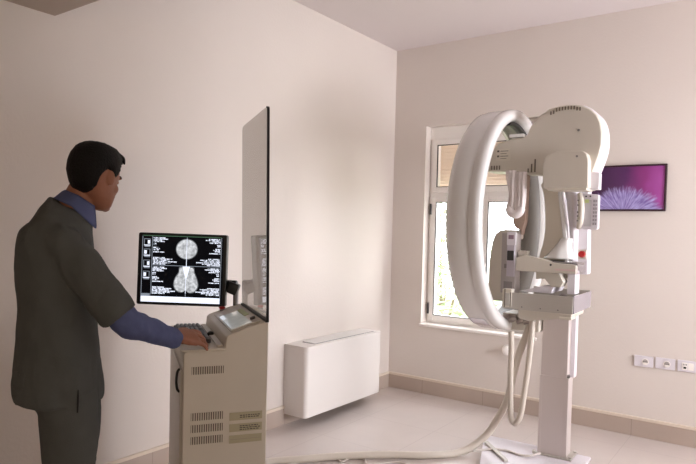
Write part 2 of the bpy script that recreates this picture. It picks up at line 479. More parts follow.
def socket(x, z, w, label, kind):
    t = empty('wall_socket', (x, -.001, z), 0, label, 'socket', 'sockets in a row on the far wall')
    obj('cover_plate', prism(round_outline([(-w/2, -.041), (w/2, -.041), (w/2, .041), (-w/2, .041)], .006, 3), -.010, 0, 'Y'), LILACW, t, bevel=.002)
    if kind == 'power':
        bm = bmesh.new(); cyl(bm, (.012, -.0105, 0), (0, -1, 0), .0235, .004, 24)
        s = obj('insert', bm, FRAME, t)
        bm = bmesh.new(); cyl(bm, (.012, -.0142, 0), (0, -1, 0), .0185, .0012, 24)
        obj('recess', bm, mat('socket_recess', (176, 168, 164), .5), s)
        bm = bmesh.new()
        for dx in (-.0095, 0, .0095): cyl(bm, (.012+dx, -.0150, 0), (0, -1, 0), .0026, .0012, 10)
        obj('pin_holes', bm, BLACK, s)
        bm = bmesh.new(); box(bm, -.002, .026, -.018, -.0142, -.022, -.006); obj('lower_lip', bm, FRAME, s, bevel=.002)
    else:
        s = obj('insert', bx(-.035, .0, -.0135, -.010, -.026, .026), FRAME, t, bevel=.002)
        obj('jack', bx(-.025, -.008, -.0145, -.0134, -.018, -.004), BLACK, s)
        bm = bmesh.new()
        for i in range(3): box(bm, -.028+i*.009, -.023+i*.009, -.0142, -.0134, .006, .018)
        obj('marking', bm, GREYP, s)
        obj('insert', bx(.004, .039, -.0135, -.010, -.026, .026), FRAME, t, bevel=.002)
socket(2.247, .575, .130, 'white double-width power socket nearest the column on the far wall', 'power')
socket(2.392, .578, .130, 'white power socket in the middle of the row, between its two neighbours', 'power')
socket(2.537, .580, .130, 'white data socket with a small black jack, at the far end of the row', 'data')
kn = empty('wall_spout', (1.19, -.001, .52), 0, 'small round white wall fitting low behind the hanging hoses', 'fitting')
bm = bmesh.new(); cyl(bm, (0, 0, 0), (0, -1, 0), .045, .02, 24); obj('base', bm, FRAME, kn, smooth=False, bevel=.004)
bm = bmesh.new(); ellipsoid(bm, (0, -.035, -.004), .036, .026, .042); obj('cap', bm, FRAME, kn, smooth=True)

# ================================================================= WORKSTATION
ang = math.radians(90-56)     # local x runs along the narrow side, local y away from the viewer
a56 = math.radians(56)
vv = V((-math.sin(a56), math.cos(a56), 0)); uu = V((vv.y, -vv.x, 0))
Kc = V((1.083, -3.365, 0))
ws = empty('workstation_console', Kc, math.atan2(uu.y, uu.x), 'beige mobile workstation cabinet with keyboard shelf, vents and a tall glass shield', 'console')
W, D = .358, .65
# main body: side outline extruded through the depth
body = [(.035, .03), (.345, .03), (.358, .06), (.358, 1.085), (.352, 1.098), (.335, 1.096), (.215, 1.052), (.180, 1.030), (.172, .984), (.012, .984), (.004, .975), (.004, .90), (.030, .88)]
body = [(0.002, .03), (.345, .03), (.358, .045), (.358, 1.088), (.352, 1.099), (.338, 1.097), (.260, 1.075), (.185, 1.046), (.176, 1.035), (.170, .984), (.012, .984), (.002, .974)]
obj('cabinet', prism(body, 0, D, 'Y'), BEIGE, ws, bevel=.008, seg=3)
obj('plinth', bx(.02, .34, .02, D-.02, .055, .03), DGREY, ws)
for x in (.05, .31):
    for y in (.06, D-.06):
        c = empty('castor', (0, 0, 0)); c.parent = ws
        bm = bmesh.new(); cyl(bm, (x-.012, y, .03), (1, 0, 0), .03, .024, 18); obj('wheel', bm, BLACK, c)
        bm = bmesh.new(); cyl(bm, (x, y, .04), (0, 0, 1), .014, .03, 12); obj('fork', bm, STEEL, c)
# left rear cover strip / door line
obj('side_door', bx(-.006, .002, .04, D-.03, .09, .90), CREAM, ws, bevel=.003)
bm = bmesh.new(); tube(bm, [(-.006, .06, .900), (-.016, .06, .888), (-.020, .06, .85), (-.016, .06, .815), (-.006, .06, .802)], .0055, 8, 4)
obj('door_handle', bm, BLACK, ws, smooth=True)
obj('keyboard_shelf', prism(round_outline([(-.012, -.008), (.172, -.008), (.172, D), (-.012, D)], [.02, 0, 0, .01], 4), .984, .992, 'Z'), BEIGE, ws, bevel=.002)
# vents on the viewer's side
def vent(x0, x1, z0, z1, n):
    p = obj('vent', bx(x0, x1, -.0015, .001, z0, z1), SLOT, ws)
    bm = bmesh.new(); s = (x1-x0)/n
    for i in range(n): box(bm, x0+s*(i+.15), x0+s*(i+.62), -.004, -.0012, z0, z1)
    obj('fins', bm, BEIGE, p)
for z0 in (.886, .692, .642, .592): vent(.036, .168, z0, z0+.032, 14)
def label_plate(z0, rows):
    p = obj('label_plate', bx(.196, .336, -.002, .001, z0, z0+.034), PAPER, ws)
    bm = bmesh.new(); rnd = random.Random(int(z0*1000))
    for zr in rows:
        x = .240
        while x < .322:
            w = rnd.uniform(.004, .012); box(bm, x, x+w, -.0028, -.0018, z0+zr, z0+zr+.004); x += w+.003
    if rows: obj('print', bm, INK, p)
    if not rows:
        box(bm, .20, .332, -.0028, -.0018, z0+.016, z0+.0175); obj('print', bm, FADEINK, p)
label_plate(.680, (.010, .018)); label_plate(.631, (.006, .014, .022)); label_plate(.582, ())
# keyboard (lies on the shelf)
kb = empty('keyboard', ws.matrix_basis @ V((.0, 0, 0)), 0)
kb.location = Kc+uu*.070+vv*.335+V((0, 0, .992)); kb.rotation_euler = ws.rotation_euler
tag(kb, 'grey computer keyboard lying on the workstation shelf beside the hand', 'keyboard')
obj('case', prism(round_outline([(-.068, -.215), (.060, -.215), (.060, .215), (-.068, .215)], .012, 3), 0, .018, 'Z'), KEYB, kb, bevel=.003)
bm = bmesh.new()
for r in range(6):
    x0 = -.060+r*.0192; n = 21
    for i in range(n):
        if r == 5 and 6 <= i <= 12: continue
        y0 = -.205+i*.0196
        if (i == 15): continue
        loft(bm, [((x0+.008, y0+.008, .018), (.0082, 0, 0), (0, .0082, 0)), ((x0+.008, y0+.008, .026), (.0066, 0, 0), (0, .0066, 0))], 8, pw=6)
obj('keys', bm, KEYM, kb)
# pointing device pad
obj('trackball_plate', prism(round_outline([(.142, .03), (.168, .03), (.168, .62), (.142, .62)], .006, 2), .992, 1.000, 'Z'), CREAM, ws, bevel=.002)
bm = bmesh.new(); ellipsoid(bm, (.150, .30, 1.003), .016, .016, .012); obj('trackball', bm, BLACK, ws, smooth=True)
# slanted touch panel on the raised block
sl = math.atan2(1.097-1.046, .338-.185)
T = Matrix.Translation((.262, .30, 1.0755)) @ Matrix.Rotation(-sl, 4, 'Y')
obj('control_bezel', bx(-.066, .066, -.27, .24, -.002, .004), CREAM, ws, bevel=.002, M=T)
tp = obj('control_display', bx(-.058, .034, -.25, .12, .004, .006), CHROME, ws, M=T)
MATS['polished_chrome']
tp.data.materials[0] = mat('touch_screen_sheen', (215, 215, 212), .3, emit=(205, 210, 205), estr=.35, spec=1., coat=1., var=.15, vscale=30)  # pale base and faint glow stand in for a bright reflection on the display
obj('status_strip', bx(.036, .060, -.06, .13, .004, .0062), GREENM, ws, M=T)
bm = bmesh.new(); cyl(bm, (.052, -.19, .004), (0, 0, 1), .012, .010, 16); obj('rotary_knob', bm, DGREY, ws, M=T)
eb = empty('emergency_stop', (0, 0, 0)); eb.parent = ws
bm = bmesh.new(); cyl(bm, (.250, .600, 1.068), (-.2, 0, 1), .014, .010, 18); obj('collar', bm, GREYP, eb)
bm = bmesh.new(); cyl(bm, (.248, .600, 1.076), (-.2, 0, 1), .013, .008, 18); ellipsoid(bm, (.247, .600, 1.085), .017, .017, .008); obj('mushroom_button', bm, REDM, eb, smooth=True)
# glass shield: tall sheet in the depth direction with a dark edge
sh = empty('radiation_shield', Kc+uu*.352+V((0, 0, 1.097)), ws.rotation_euler.z, 'tall smoky glass radiation shield standing on the workstation', 'screen')
sh.rotation_euler = (0, math.radians(-1.0), ws.rotation_euler.z)
zt = .925
ol = round_outline([(.0, 0), (.59, 0), (.59, zt), (.0, zt)], [.01, .01, .03, .03], 5)
obj('glass_panel', prism(ol, -.005, .005, 'X'), SHIELDG, sh)
bm = prism([(-.0015, 0), (.005, 0), (.005, zt-.014), (.012, zt-.006), (.022, zt-.0005), (.022, zt+.0015), (.012, zt+.0012), (.004, zt-.003), (-.0015, zt-.012)], -.0056, .0056, 'X')
obj('edge_trim', bm, BLACK, sh)
# bottom channel
obj('base_channel', bx(-.010, .006, .0, .59, -.002, .012), DGREY, sh)

# monitor on its arm
mc = V((.696, -3.011, 1.296))
from math import atan2
# corners measured: left (0.50..), right; monitor faces the viewer
cam = V((3.0807, -4.9896, 1.5))
yaw = .6251; pitch = .0292; roll = .025
fwd = V((-math.sin(yaw)*math.cos(pitch), math.cos(yaw)*math.cos(pitch), -math.sin(pitch)))
rt = V((math.cos(yaw), math.sin(yaw), 0)); up = rt.cross(fwd)
rt2 = rt*math.cos(roll)+up*math.sin(roll); up2 = -rt*math.sin(roll)+up*math.cos(roll)
mon = empty('monitor', (0.540, -2.941, 1.276), math.radians(34.5), 'black flat monitor showing two mammogram images, on an arm beside the workstation', 'monitor')
mon.rotation_euler = (math.radians(-2), math.radians(.5), math.radians(34.5))
MW, MH = .232, .187
obj('housing', prism(round_outline([(-MW, -MH), (MW, -MH), (MW, MH), (-MW, MH)], .012, 4), 0, .045, 'Y'), BLACK, mon, bevel=.004)
obj('back_cover', prism(round_outline([(-.15, -.12), (.15, -.12), (.15, .12), (-.15, .12)], .02, 4), .043, .075, 'Y'), BLACK, mon, bevel=.01)
obj('screen', bx(-MW+.02, MW-.016, -.0012, .002, -MH+.016, MH-.016), SCRBLK, mon)
# picture on the screen: x -.212...216, z -.171...171
bm = bmesh.new(); yb = -.0024
SX = lambda px: (px-138)/90*2*MW-MW
SZ = lambda py: MH-(py-235)/71*2*MH
def q(x0, x1, y0, y1, mi): box(bm, SX(x0), SX(x1), yb, -.0012, SZ(y1), SZ(y0), mi=mi)
q(142.3, 222.5, 297.6, 303.2, 0)
q(152.2, 152.7, 238.5, 296, 1); q(222.3, 222.8, 238, 303, 1); q(142.3, 142.8, 238.5, 303, 1)
q(152.5, 222.5, 266.7, 267.2, 1); q(187.4, 187.9, 238.5, 267, 1); q(187.4, 187.9, 267, 297, 1); q(143, 222.5, 237.6, 238.2, 2)
for i, ty in enumerate((241, 251, 262, 273)):
    q(144, 150.5, ty, ty+.5, 1); q(144, 144.5, ty, ty+6.5, 1); q(150, 150.5, ty, ty+6.5, 1); q(144, 150.5, ty+6, ty+6.8, 0)
    if i % 2 == 0: q(147.8, 150, ty+1.5, ty+5, 0)
    else: q(144.6, 147, ty+1.5, ty+5, 0)
    q(144.6, 150.3, ty+6.8, ty+8.2, 1)
q(143, 151.5, 295, 297.4, 1)
rnd = random.Random(4)
def text_block(left, y0, y1, rows):
    for (yy, wd) in rows:
        w = wd
        x = 153.6 if left else 221.6-w
        xe = x+w
        while x < xe-.4:
            cw = rnd.uniform(.5, 1.5)
            q(x, min(xe, x+cw), yy, yy+.75+rnd.random()*.3, 0 if rnd.random() < .8 else 1); x += cw+rnd.uniform(.15, .5)
for base in (239, 268):
    for left in (True, False):
        rows = [(base+.4, 12), (base+1.6, 15), (base+2.8, 9), (base+4, 11), (base+6, 3.4), (base+7.4, 3), (base+10, 5), (base+11.2, 7), (base+12.4, 5.5), (base+14.4, 11)]
        rows += [(base+20+i*1.25, w) for i, w in enumerate((12, 20, 17, 24, 18, 13))]
        text_block(left, 0, 0, rows)
obj('screen_readout', bm, [SCRWHT, SCRGRY, SCRGRN], mon)
bm = bmesh.new()
def blob(pts, y, mi):
    vs = [bm.verts.new((SX(a), y, SZ(b))) for a, b in smooth_outline(pts, 5)]
    f = bm.faces.new(vs); f.material_index = mi
def grow(pts, k):
    cx = sum(p[0] for p in pts)/len(pts); cy = sum(p[1] for p in pts)/len(pts)
    return [(cx+(a-cx)*k, cy+(b-cy)*k) for a, b in pts]
top = [(187.6+11.2*math.cos(t*PI/6), 250.3+10.2*math.sin(t*PI/6)) for t in range(12)]
low = [(181.5, 267.6), (194.5, 267.6), (196.5, 273), (199.5, 280), (200.5, 287), (197, 292.5), (191.5, 293.6), (187.7, 291.5), (183.8, 293.3), (178, 291.5), (175, 286), (176.3, 279), (180, 273)]
blob(top, yb-.0002, 1); blob(grow(top, .93), yb-.0004, 0)
blob(low, yb-.0002, 1); blob(grow(low, .93), yb-.0004, 0)
vs = [bm.verts.new((SX(a), yb-.0007, SZ(b))) for a, b in ((184, 267.4), (191.5, 267.4), (187.8, 281))]
bm.faces.new(vs).material_index = 2
for a in (187.7,):
    vs = [bm.verts.new((SX(x), yb-.0007, SZ(y))) for x, y in ((187.4, 240), (187.9, 240), (187.9, 294), (187.4, 294))]
    bm.faces.new(vs).material_index = 2
o = obj('mammogram', bm, [TISSUE, TISDIM, SCRWHT], mon)
# arm joint between monitor and console, child of the monitor
Mi = (Matrix.Translation(mon.location) @ mon.rotation_euler.to_matrix().to_4x4()).inverted()
pA = Mi @ (Kc+uu*.322+vv*.635+V((0, 0, 1.08))); pB = Mi @ (Kc+uu*.322+vv*.635+V((0, 0, 1.185)))
arm = empty('support_arm', (0, 0, 0)); arm.parent = mon
bm = bmesh.new(); tube(bm, [pA, (pA+pB)/2, pB], .014, 12, 2); obj('post', bm, GREYP, arm, smooth=False)
bm = bmesh.new(); box(bm, -.032, .026, -.03, .03, -.03, .03, M=Matrix.Translation(pB+V((-.012, 0, -.005))) @ Matrix.Rotation(.35, 4, 'Y')); obj('swivel_joint', bm, BLACK, arm, bevel=.008)
bm = bmesh.new(); tube(bm, [pB+V((0, 0, .02)), V((.16, .10, -.06)), V((.05, .09, -.02)), V((0, .07, 0))], [.018, .016, .018, .022], 10, 5); obj('link', bm, BLACK, arm, smooth=True)

# ================================================================= MAMMOGRAPHY UNIT
G = empty('mammography_unit', (1.855, -.835, 0), math.radians(2.5), 'large white mammography machine with ring gantry on a square column', 'x-ray machine')
# floor plate
bp = obj('base_plate', prism(round_outline([(-.53, .09), (.22, .09), (.22, -.62), (-.30, -.62)], .01, 2), 0, .018, 'Z'), LILACW, G, bevel=.003)
bm = bmesh.new(); box(bm, -.015, .015, -.35, 0, .018, .034, M=Matrix.Translation((-.53, .0, 0)) @ Matrix.Rotation(math.radians(42), 4, 'Z') @ Matrix.Translation((0, -.12, 0)))
obj('edge_rail', bm, STEEL, G, bevel=.003)
obj('foot_flange', bx(-.105, .13, -.085, .09, .018, .030), STEEL, G, bevel=.003)
for x, y in ((-.115, .06), (.118, .075), (.118, -.06), (-.115, -.075)):
    bm = bmesh.new(); cyl(bm, (x, y, .018), (0, 0, 1), .012, .022, 12); obj('anchor_bolt', bm, STEEL, G)
# telescopic column
lo = round_outline([(-.094, -.068), (.092, -.068), (.092, .058), (-.094, .058)], .008, 3)
obj('column_lower', prism(lo, .03, .56, 'Z'), COLUMN, G, bevel=.002)
bm = bmesh.new(); box(bm, -.0945, -.078, -.0695, -.066, .03, .56); box(bm, .074, .0925, -.0695, -.066, .03, .56)
obj('column_seam', bm, COLUMN, G)
up_ = round_outline([(-.090, -.063), (.084, -.063), (.084, .075), (-.090, .075)], .008, 3)
obj('column_upper', prism(up_, .55, .985, 'Z'), COLUMN, G, bevel=.002)
obj('column_lit_side', bx(.085, .112, .0, .07, .555, .97), LILACW, G, bevel=.003)  # pale strip stands in for the lit side face of the column
bm = bmesh.new(); cyl(bm, (.088, -.04, .57), (0, -1, 0), .012, .022, 12); obj('lock_knob', bm, GREYP, G)

# ring gantry: swept section about local X
RC = V((0, 0, 1.597)); 
sec = [(-.245, .728), (-.250, .745), (-.262, .757), (-.285, .762), (-.308, .761), (-.317, .7545), (-.325, .7545), (-.332, .7590), (-.430, .757), (-.462, .750), (-.475, .735), (-.478, .705), (-.470, .688), (-.44, .682), (-.30, .680), (-.262, .684), (-.248, .700)]
sec = [(x-.042, r_+.004) for x, r_ in sec]
def ring(sec, n=128, t0=0, t1=2*PI):
    bm = bmesh.new(); rows = []
    full = abs(t1-t0-2*PI) < 1e-6
    m = n if full else n+1
    for i in range(m):
        t = t0+(t1-t0)*i/n
        rows.append([bm.verts.new((x, r*math.cos(t), RC.z+r*math.sin(t))) for x, r in sec])
    for i in range(n):
        A, B = rows[i], rows[(i+1) % m]
        for j in range(len(sec)): bm.faces.new((A[j], A[(j+1) % len(sec)], B[(j+1) % len(sec)], B[j]))
    if not full: bm.faces.new(rows[0][::-1]); bm.faces.new(rows[-1])
    return bm
obj('ring_gantry', ring(sec), WHITE, G, smooth=True)
obj('inner_shade_band', ring([(-.34, .693), (-.34, .680), (-.485, .684), (-.485, .698)]), mat('inner_shade_grey', (112, 107, 101), .5), G, smooth=True)  # dark grey band paints the shade on the ring's inner face
inn = [(-.335, .688), (-.335, .667), (-.36, .660), (-.39, .667), (-.39, .688)]
obj('gear_track', ring(inn, 40, PI*.30, PI*.56), DGREY, G)
lab = [(-.38, .762), (-.38, .7655), (-.48, .7640), (-.48, .758)]
obj('chrome_band', ring(lab, 16, PI*1.33, PI*1.44), CHROME, G)

# tube head
head = [(-.50, 1.935), (-.46, 2.03), (-.39, 2.118), (-.297, 2.142), (-.215, 2.150), (-.198, 2.160), (-.176, 2.215), (-.130, 2.276), (-.06, 2.320), (-.003, 2.333), (.056, 2.338), (.108, 2.335), (.150, 2.324), (.198, 2.297), (.234, 2.260), (.258, 2.211), (.270, 2.148), (.270, 2.068), (.256, 2.001), (.225, 1.905), (.205, 1.86), (.203, 1.80), (-.055, 1.80), (-.075, 1.885), (-.088, 1.895), (-.168, 1.909), (-.30, 1.920)]
HD = obj('tube_head', prism(head, -.20, .03, 'Y'), CREAM, G, bevel=.012, seg=4)
bm = bmesh.new()
for i in range(11):
    x = -.050+i*.018; z = 2.322 + (-.004 if i < 2 else (.006 if i < 9 else 0)) - abs(i-6)**2*.0004
    box(bm, x, x+.008, -.2035, -.198, z-.024, z-.002)
obj('top_vents', bm, SLOT, HD)
bm = bmesh.new()
for i, h in enumerate((.025, .055, .085)): box(bm, -.185+i*.022, -.176+i*.022, -.2035, -.198, 1.914, 1.914+h)
obj('side_vent', bm, SLOT, HD); bm = bmesh.new()
for i in range(4): box(bm, -.435+i*.018, -.426+i*.018, -.2035, -.198, 1.938, 1.966)
obj('side_vent', bm, SLOT, HD)
rim = smooth_outline([(.150, 2.324), (.198, 2.297), (.234, 2.260), (.258, 2.211), (.270, 2.148), (.270, 2.068), (.256, 2.001), (.225, 1.905)], 4, False)
bm = bmesh.new(); A = []
for (x, z) in rim:
    d = (V((x, z, 0))-V((.06, 2.09, 0))).normalized()
    A.append([bm.verts.new((x+d.x*o_, y, z+d.y*o_)) for y, o_ in ((-.180, -.005), (-.172, .005), (.02, .005), (.03, -.005))])
for a, b in zip(A, A[1:]):
    for j in range(4): bm.faces.new((a[j], a[(j+1) % 4], b[(j+1) % 4], b[j]))
bm.faces.new(A[0][::-1]); bm.faces.new(A[-1])
obj('lit_rim', bm, LILACW, HD, smooth=False, bevel=.003)  # paler colour paints the cool light on the head's right edge
bm = bmesh.new(); cyl(bm, (.13, -.2005, 2.17), (0, -1, 0), .008, .004, 12); obj('screw_cap', bm, GREYP, HD)
# information plate on the neck
lp = obj('rating_plate', prism(round_outline([(-.402, 1.998), (-.305, 1.998), (-.305, 2.078), (-.402, 2.078)], .008, 3), -.203, -.199, 'Y'), BEIGE, G)
bm = bmesh.new()
for z in (2.062, 2.028): box(bm, -.395, -.380, -.2042, -.2028, z-.006, z+.006); box(bm, -.372, -.318, -.2042, -.2028, z-.002, z+.002)
for z in (2.045, 2.012): box(bm, -.372, -.330, -.2042, -.2028, z-.0015, z+.0015)
obj('print', bm, INK, lp)
obj('upper_ledge', prism(round_outline([(-.315, 2.150), (-.215, 2.150), (-.215, 2.172), (-.315, 2.172)], .006, 3), -.205, -.02, 'Y'), WHITE, G, bevel=.003)
# collimator box
cb = [(-.060, 1.800), (-.064, 1.950), (-.048, 2.000), (-.006, 2.026), (.037, 2.034), (.176, 2.028), (.200, 2.010), (.212, 1.970), (.216, 1.80)]
CB = obj('collimator_box', prism(cb, -.285, -.19, 'Y'), CREAM, G, bevel=.006, seg=3)
obj('light_window', prism([(-.052, 1.840), (.214, 1.832), (.206, 1.785), (-.040, 1.790)], -.278, -.10, 'Y'), BEIGE, CB, bevel=.006)
bm = bmesh.new(); cyl(bm, (.145, -.286, 1.995), (0, -1, 0), .007, .004, 12); obj('screw_cap', bm, GREYP, CB)
# side bracket on the right of the head
obj('side_bracket', prism(round_outline([(.190, 1.905), (.262, 1.900), (.262, 1.795), (.20, 1.795)], .006, 2), -.20, -.12, 'Y'), LILACW, G, bevel=.003)
# right control keypad
kp = [(.150, 1.778), (.244, 1.768), (.249, 1.752), (.249, 1.556), (.240, 1.545), (.160, 1.545), (.152, 1.556)]
KP = obj('control_keypad', prism(kp, -.115, -.07, 'Y'), LILACW, G, bevel=.005)
bm = bmesh.new()
obj('keypad_field', bx(.162, .206, -.1175, -.114, 1.565, 1.735), mat('keypad_grey', (190, 186, 190), .5), KP)
for i in range(7):
    box(bm, .216, .226, -.1185, -.114, 1.575+i*.024, 1.590+i*.024); box(bm, .230, .240, -.1185, -.114, 1.575+i*.024, 1.590+i*.024)
obj('keys', bm, mat('key_soft_grey', (172, 166, 172), .5), KP)
obj('keypad_display', bx(.165, .19, -.119, -.114, 1.715, 1.738), GREENM, KP)
for x in (.172, .198):
    bm = bmesh.new(); cyl(bm, (x, -.116, 1.757), (0, -1, 0), .005, .006, 10); obj('indicator', bm, BLACK, KP)
# hand grip with buttons
bm = bmesh.new(); tube(bm, [(.128, -.10, 1.775), (.142, -.125, 1.725), (.147, -.13, 1.66), (.142, -.125, 1.60), (.128, -.10, 1.555)], [.016, .02, .021, .02, .016], 12, 5)
HG = obj('hand_grip', bm, CREAM, G, smooth=True)
for z in (1.73, 1.70, 1.655, 1.63, 1.60):
    bm = bmesh.new(); cyl(bm, (.132, -.142, z), (-.3, -1, 0), .005, .008, 10); obj('grip_button', bm, GREYP, HG)
# patient-side support: curved housing, face shield, pillar
arm_o = [(-.150, 1.86), (-.135, 1.78), (-.122, 1.66), (-.118, 1.56), (-.122, 1.50), (-.130, 1.44), (-.150, 1.36), (-.15, 1.22), (.05, 1.22), (.048, 1.33), (.040, 1.45), (.026, 1.60), (.006, 1.74), (-.006, 1.86)]
obj('arm_housing', prism(smooth_outline([(x+.008, z) for x, z in arm_o], 3), -.02, .08, 'Y'), mat('housing_cream', (226, 217, 203), .35), G, bevel=.012, seg=3)
sh_o = [(.004, 1.84), (.010, 1.78), (.036, 1.66), (.052, 1.54), (.064, 1.42), (.070, 1.33), (.052, 1.30), (.046, 1.345), (.034, 1.48), (.014, 1.62), (-.008, 1.76), (-.012, 1.84)]
obj('shield_rib', prism(sh_o, -.10, .02, 'Y'), WHITE, G, bevel=.004)
bm = bmesh.new(); rows = []
for i in range(13):
    z = 1.84-i*.042; s_ = i/12
    x0 = .016+.056*math.sin(s_*PI*.5); rows.append([bm.verts.new(V((x0+(.118-x0+.004*s_)*u, -.06-.035*math.sin(u*PI), z))) for u in [j/8 for j in range(9)]])
for a, b in zip(rows, rows[1:]):
    for j in range(8): bm.faces.new((a[j], a[j+1], b[j+1], b[j]))
o = obj('face_shield', bm, LILACW, G, smooth=True); m_ = o.modifiers.new('Solid', 'SOLIDIFY'); m_.thickness = .006
obj('rear_pillar', prism(round_outline([(.062, 1.84), (.148, 1.84), (.160, 1.245), (.065, 1.245)], .008, 2), .06, .16, 'Y'), LILACW, G, bevel=.006)
es = empty('emergency_button', (0, 0, 0)); es.parent = G
obj('backing', bx(.092, .150, .048, .062, 1.350, 1.412), CREAM, es, bevel=.003)
bm = bmesh.new(); cyl(bm, (.123, .048, 1.381), (0, -1, 0), .024, .022, 20, r2=.020); obj('mushroom_button', bm, REDM, es)
# compression paddle carriage
pa = [(-.235, 1.350), (-.17, 1.366), (-.03, 1.340), (.0, 1.325), (.135, 1.318), (.148, 1.310), (.148, 1.262), (-.07, 1.260), (-.235, 1.262)]
PA = obj('paddle_arm', prism(pa, -.22, -.165, 'Y'), CREAM, G, bevel=.004)
bm = bmesh.new(); cyl(bm, (-.008, -.221, 1.312), (0, -1, 0), .007, .005, 10); obj('pivot_pin', bm, DGREY, PA)
obj('trim_rail', bx(.02, .146, -.226, -.219, 1.278, 1.290), mat('pink_rail', (214, 190, 186), .4), PA)
obj('paddle_plate', prism(round_outline([(-.06, 1.338), (.146, 1.325), (.146, 1.312), (-.06, 1.322)], .003, 2), -.165, .02, 'Y'), GREYP, PA)
bm = bmesh.new()
box(bm, .149, .154, -.22, .03, 1.262, 1.335); box(bm, .0, .149, -.22, .03, 1.256, 1.260)
obj('clear_paddle', bm, ACRYL, PA)
# bunched white cover above the paddle
bm = bmesh.new(); rings_ = []
for i in range(9):
    s_ = i/8; z = 1.485-.135*s_; w = .040+.062*s_**1.5
    rings_.append(((.035-.045*s_+.02, -.08, z), (w, 0, 0), (0, .045+.03*s_, 0)))
loft(bm, rings_, 40)
for v in bm.verts:
    a = math.atan2((v.co.y+.08)/.06, (v.co.x-.03)/.1)
    v.co += V((math.cos(a), math.sin(a), 0))*.002*math.sin(a*9+v.co.z*8)
obj('flared_cover', bm, WHITE, G, smooth=True)
# linkage between paddle carriage and tray
bm = bmesh.new()
prism([(-.12, 1.275), (.02, 1.275), (.06, 1.20), (.04, 1.165), (-.02, 1.165), (-.06, 1.215), (-.12, 1.21)], -.16, -.04, 'Y', bm)
LK = obj('carriage_link', bm, CREAM, G, bevel=.005)
bm = bmesh.new(); box(bm, .07, .12, -.10, .02, 1.12, 1.272); obj('carriage_post', bm, LILACW, G, bevel=.004)
# detector tray: open steel box
tx0, tx1, ty0, ty1, tz0, tz1 = -.300, .150, -.272, .225, 1.010, 1.120
bm = bmesh.new()
box(bm, tx0+.002, tx1, ty0, ty0+.012, tz0, tz1); box(bm, tx0+.06, tx1, ty1-.012, ty1, tz0, tz1+.01)
box(bm, tx0+.06, tx1, ty0+.012, ty1-.012, tz0, tz0+.06)
TR = obj('detector_tray', bm, STEEL, G, bevel=.003)
obj('end_panel', bx(tx1-.006, tx1+.006, ty0+.004, ty1, tz0+.004, tz1+.004), GREYP, TR)
TR.children[0].data.materials[0] = mat('smoky_end_panel', (150, 143, 150), .25, coat=.5)
for x in (-.17, -.05, .06):
    bm = bmesh.new(); cyl(bm, (x, ty0-.001, tz0+.02), (0, -1, 0), .005, .004, 10); obj('screw', bm, GREYP, TR)
bm = bmesh.new()
box(bm, tx0-.004, tx0+.06, ty0-.004, ty0+.06, tz0+.01, tz1+.02); HB = obj('hinge_block', bm, BEIGE, TR, bevel=.005)
bm = bmesh.new(); box(bm, tx0+.018, tx0+.048, ty0-.008, ty0, tz0+.02, tz1-.005); obj('latch_plate', bm, STEEL, HB, bevel=.002)
bm = bmesh.new(); box(bm, tx0+.012, tx0+.018, ty0-.006, ty0+.002, tz0+.01, tz1+.02); box(bm, tx0+.05, tx0+.056, ty0-.006, ty0+.002, tz0+.015, tz1); obj('latch_slot', bm, SLOT, HB)
obj('tray_lid', prism([(-.235, tz1), (-.06, tz1+.052), (.0, tz1+.052), (-.02, tz1)], -.15, .15, 'Y'), LILACW, TR, bevel=.004)
for k, (x, y) in enumerate(((.0, -.18), (.05, -.12), (.07, -.20), (.03, -.05))):
    bm = bmesh.new(); ellipsoid(bm, (x, y, tz0+.085), .028, .03, .03); obj('positioning_pad', bm, ACRYL, TR, smooth=True)
# support beam under the tray
SB = obj('support_beam', prism(round_outline([(-.205, 1.009), (.136, 1.006), (.130, .975), (.06, .972), (-.13, .935), (-.205, .95)], .006, 2), -.235, .12, 'Y'), CREAM, G, bevel=.004)
bm = bmesh.new(); box(bm, .06, .135, -.238, -.12, .968, .985); obj('release_lever', bm, BEIGE, SB, bevel=.003)
obj('ring_mount', bx(-.36, -.10, -.10, .12, .845, .96), CREAM, G, bevel=.01)
bm = bmesh.new()
for k in range(7):
    cyl(bm, (-.33+.028*k, -.14-.012*(k % 3), .93-.014*(k % 2)), (1, .2*(k % 2), .3), .022-.002*(k % 3), .04, 12)
obj('cable_glands', bm, mat('gland_grey', (170, 160, 155), .5), G)
# left mast with white hood and grey positioning scale
hood = [(-.490, 1.03), (-.486, 1.16), (-.484, 1.316), (-.468, 1.440), (-.448, 1.500), (-.415, 1.528), (-.375, 1.534), (-.300, 1.534), (-.288, 1.520), (-.288, 1.470), (-.360, 1.462), (-.372, 1.44), (-.366, 1.38), (-.360, 1.16), (-.36, 1.03)]
obj('mast_hood', prism(hood, -.05, .10, 'Y'), CREAM, G, bevel=.012, seg=3)
MS = obj('positioning_mast', bx(-.368, -.268, -.13, -.02, 1.10, 1.512), mat('mast_grey', (178, 170, 168), .4, metal=.3), G, bevel=.004)
bm = bmesh.new(); box(bm, -.330, -.268, -.140, -.128, 1.43, 1.520); obj('upper_cap', bm, LILACW, MS, bevel=.003)
obj('cap_marking', bx(-.318, -.282, -.1425, -.139, 1.47, 1.498), mat('mauve_mark', (150, 125, 140), .5), MS)
obj('slider', bx(-.325, -.272, -.145, -.128, 1.215, 1.43), mat('lilac_grey', (196, 188, 198), .4), MS, bevel=.002)
obj('readout', bx(-.322, -.276, -.150, -.144, 1.325, 1.392), DGREY, MS, bevel=.003)
bm = bmesh.new(); cyl(bm, (-.262, -.08, 1.368), (1, 0, 0), .026, .05, 16); box(bm, -.262, -.20, -.10, -.04, 1.345, 1.392); obj('cross_joint', bm, CREAM, MS, bevel=.003)
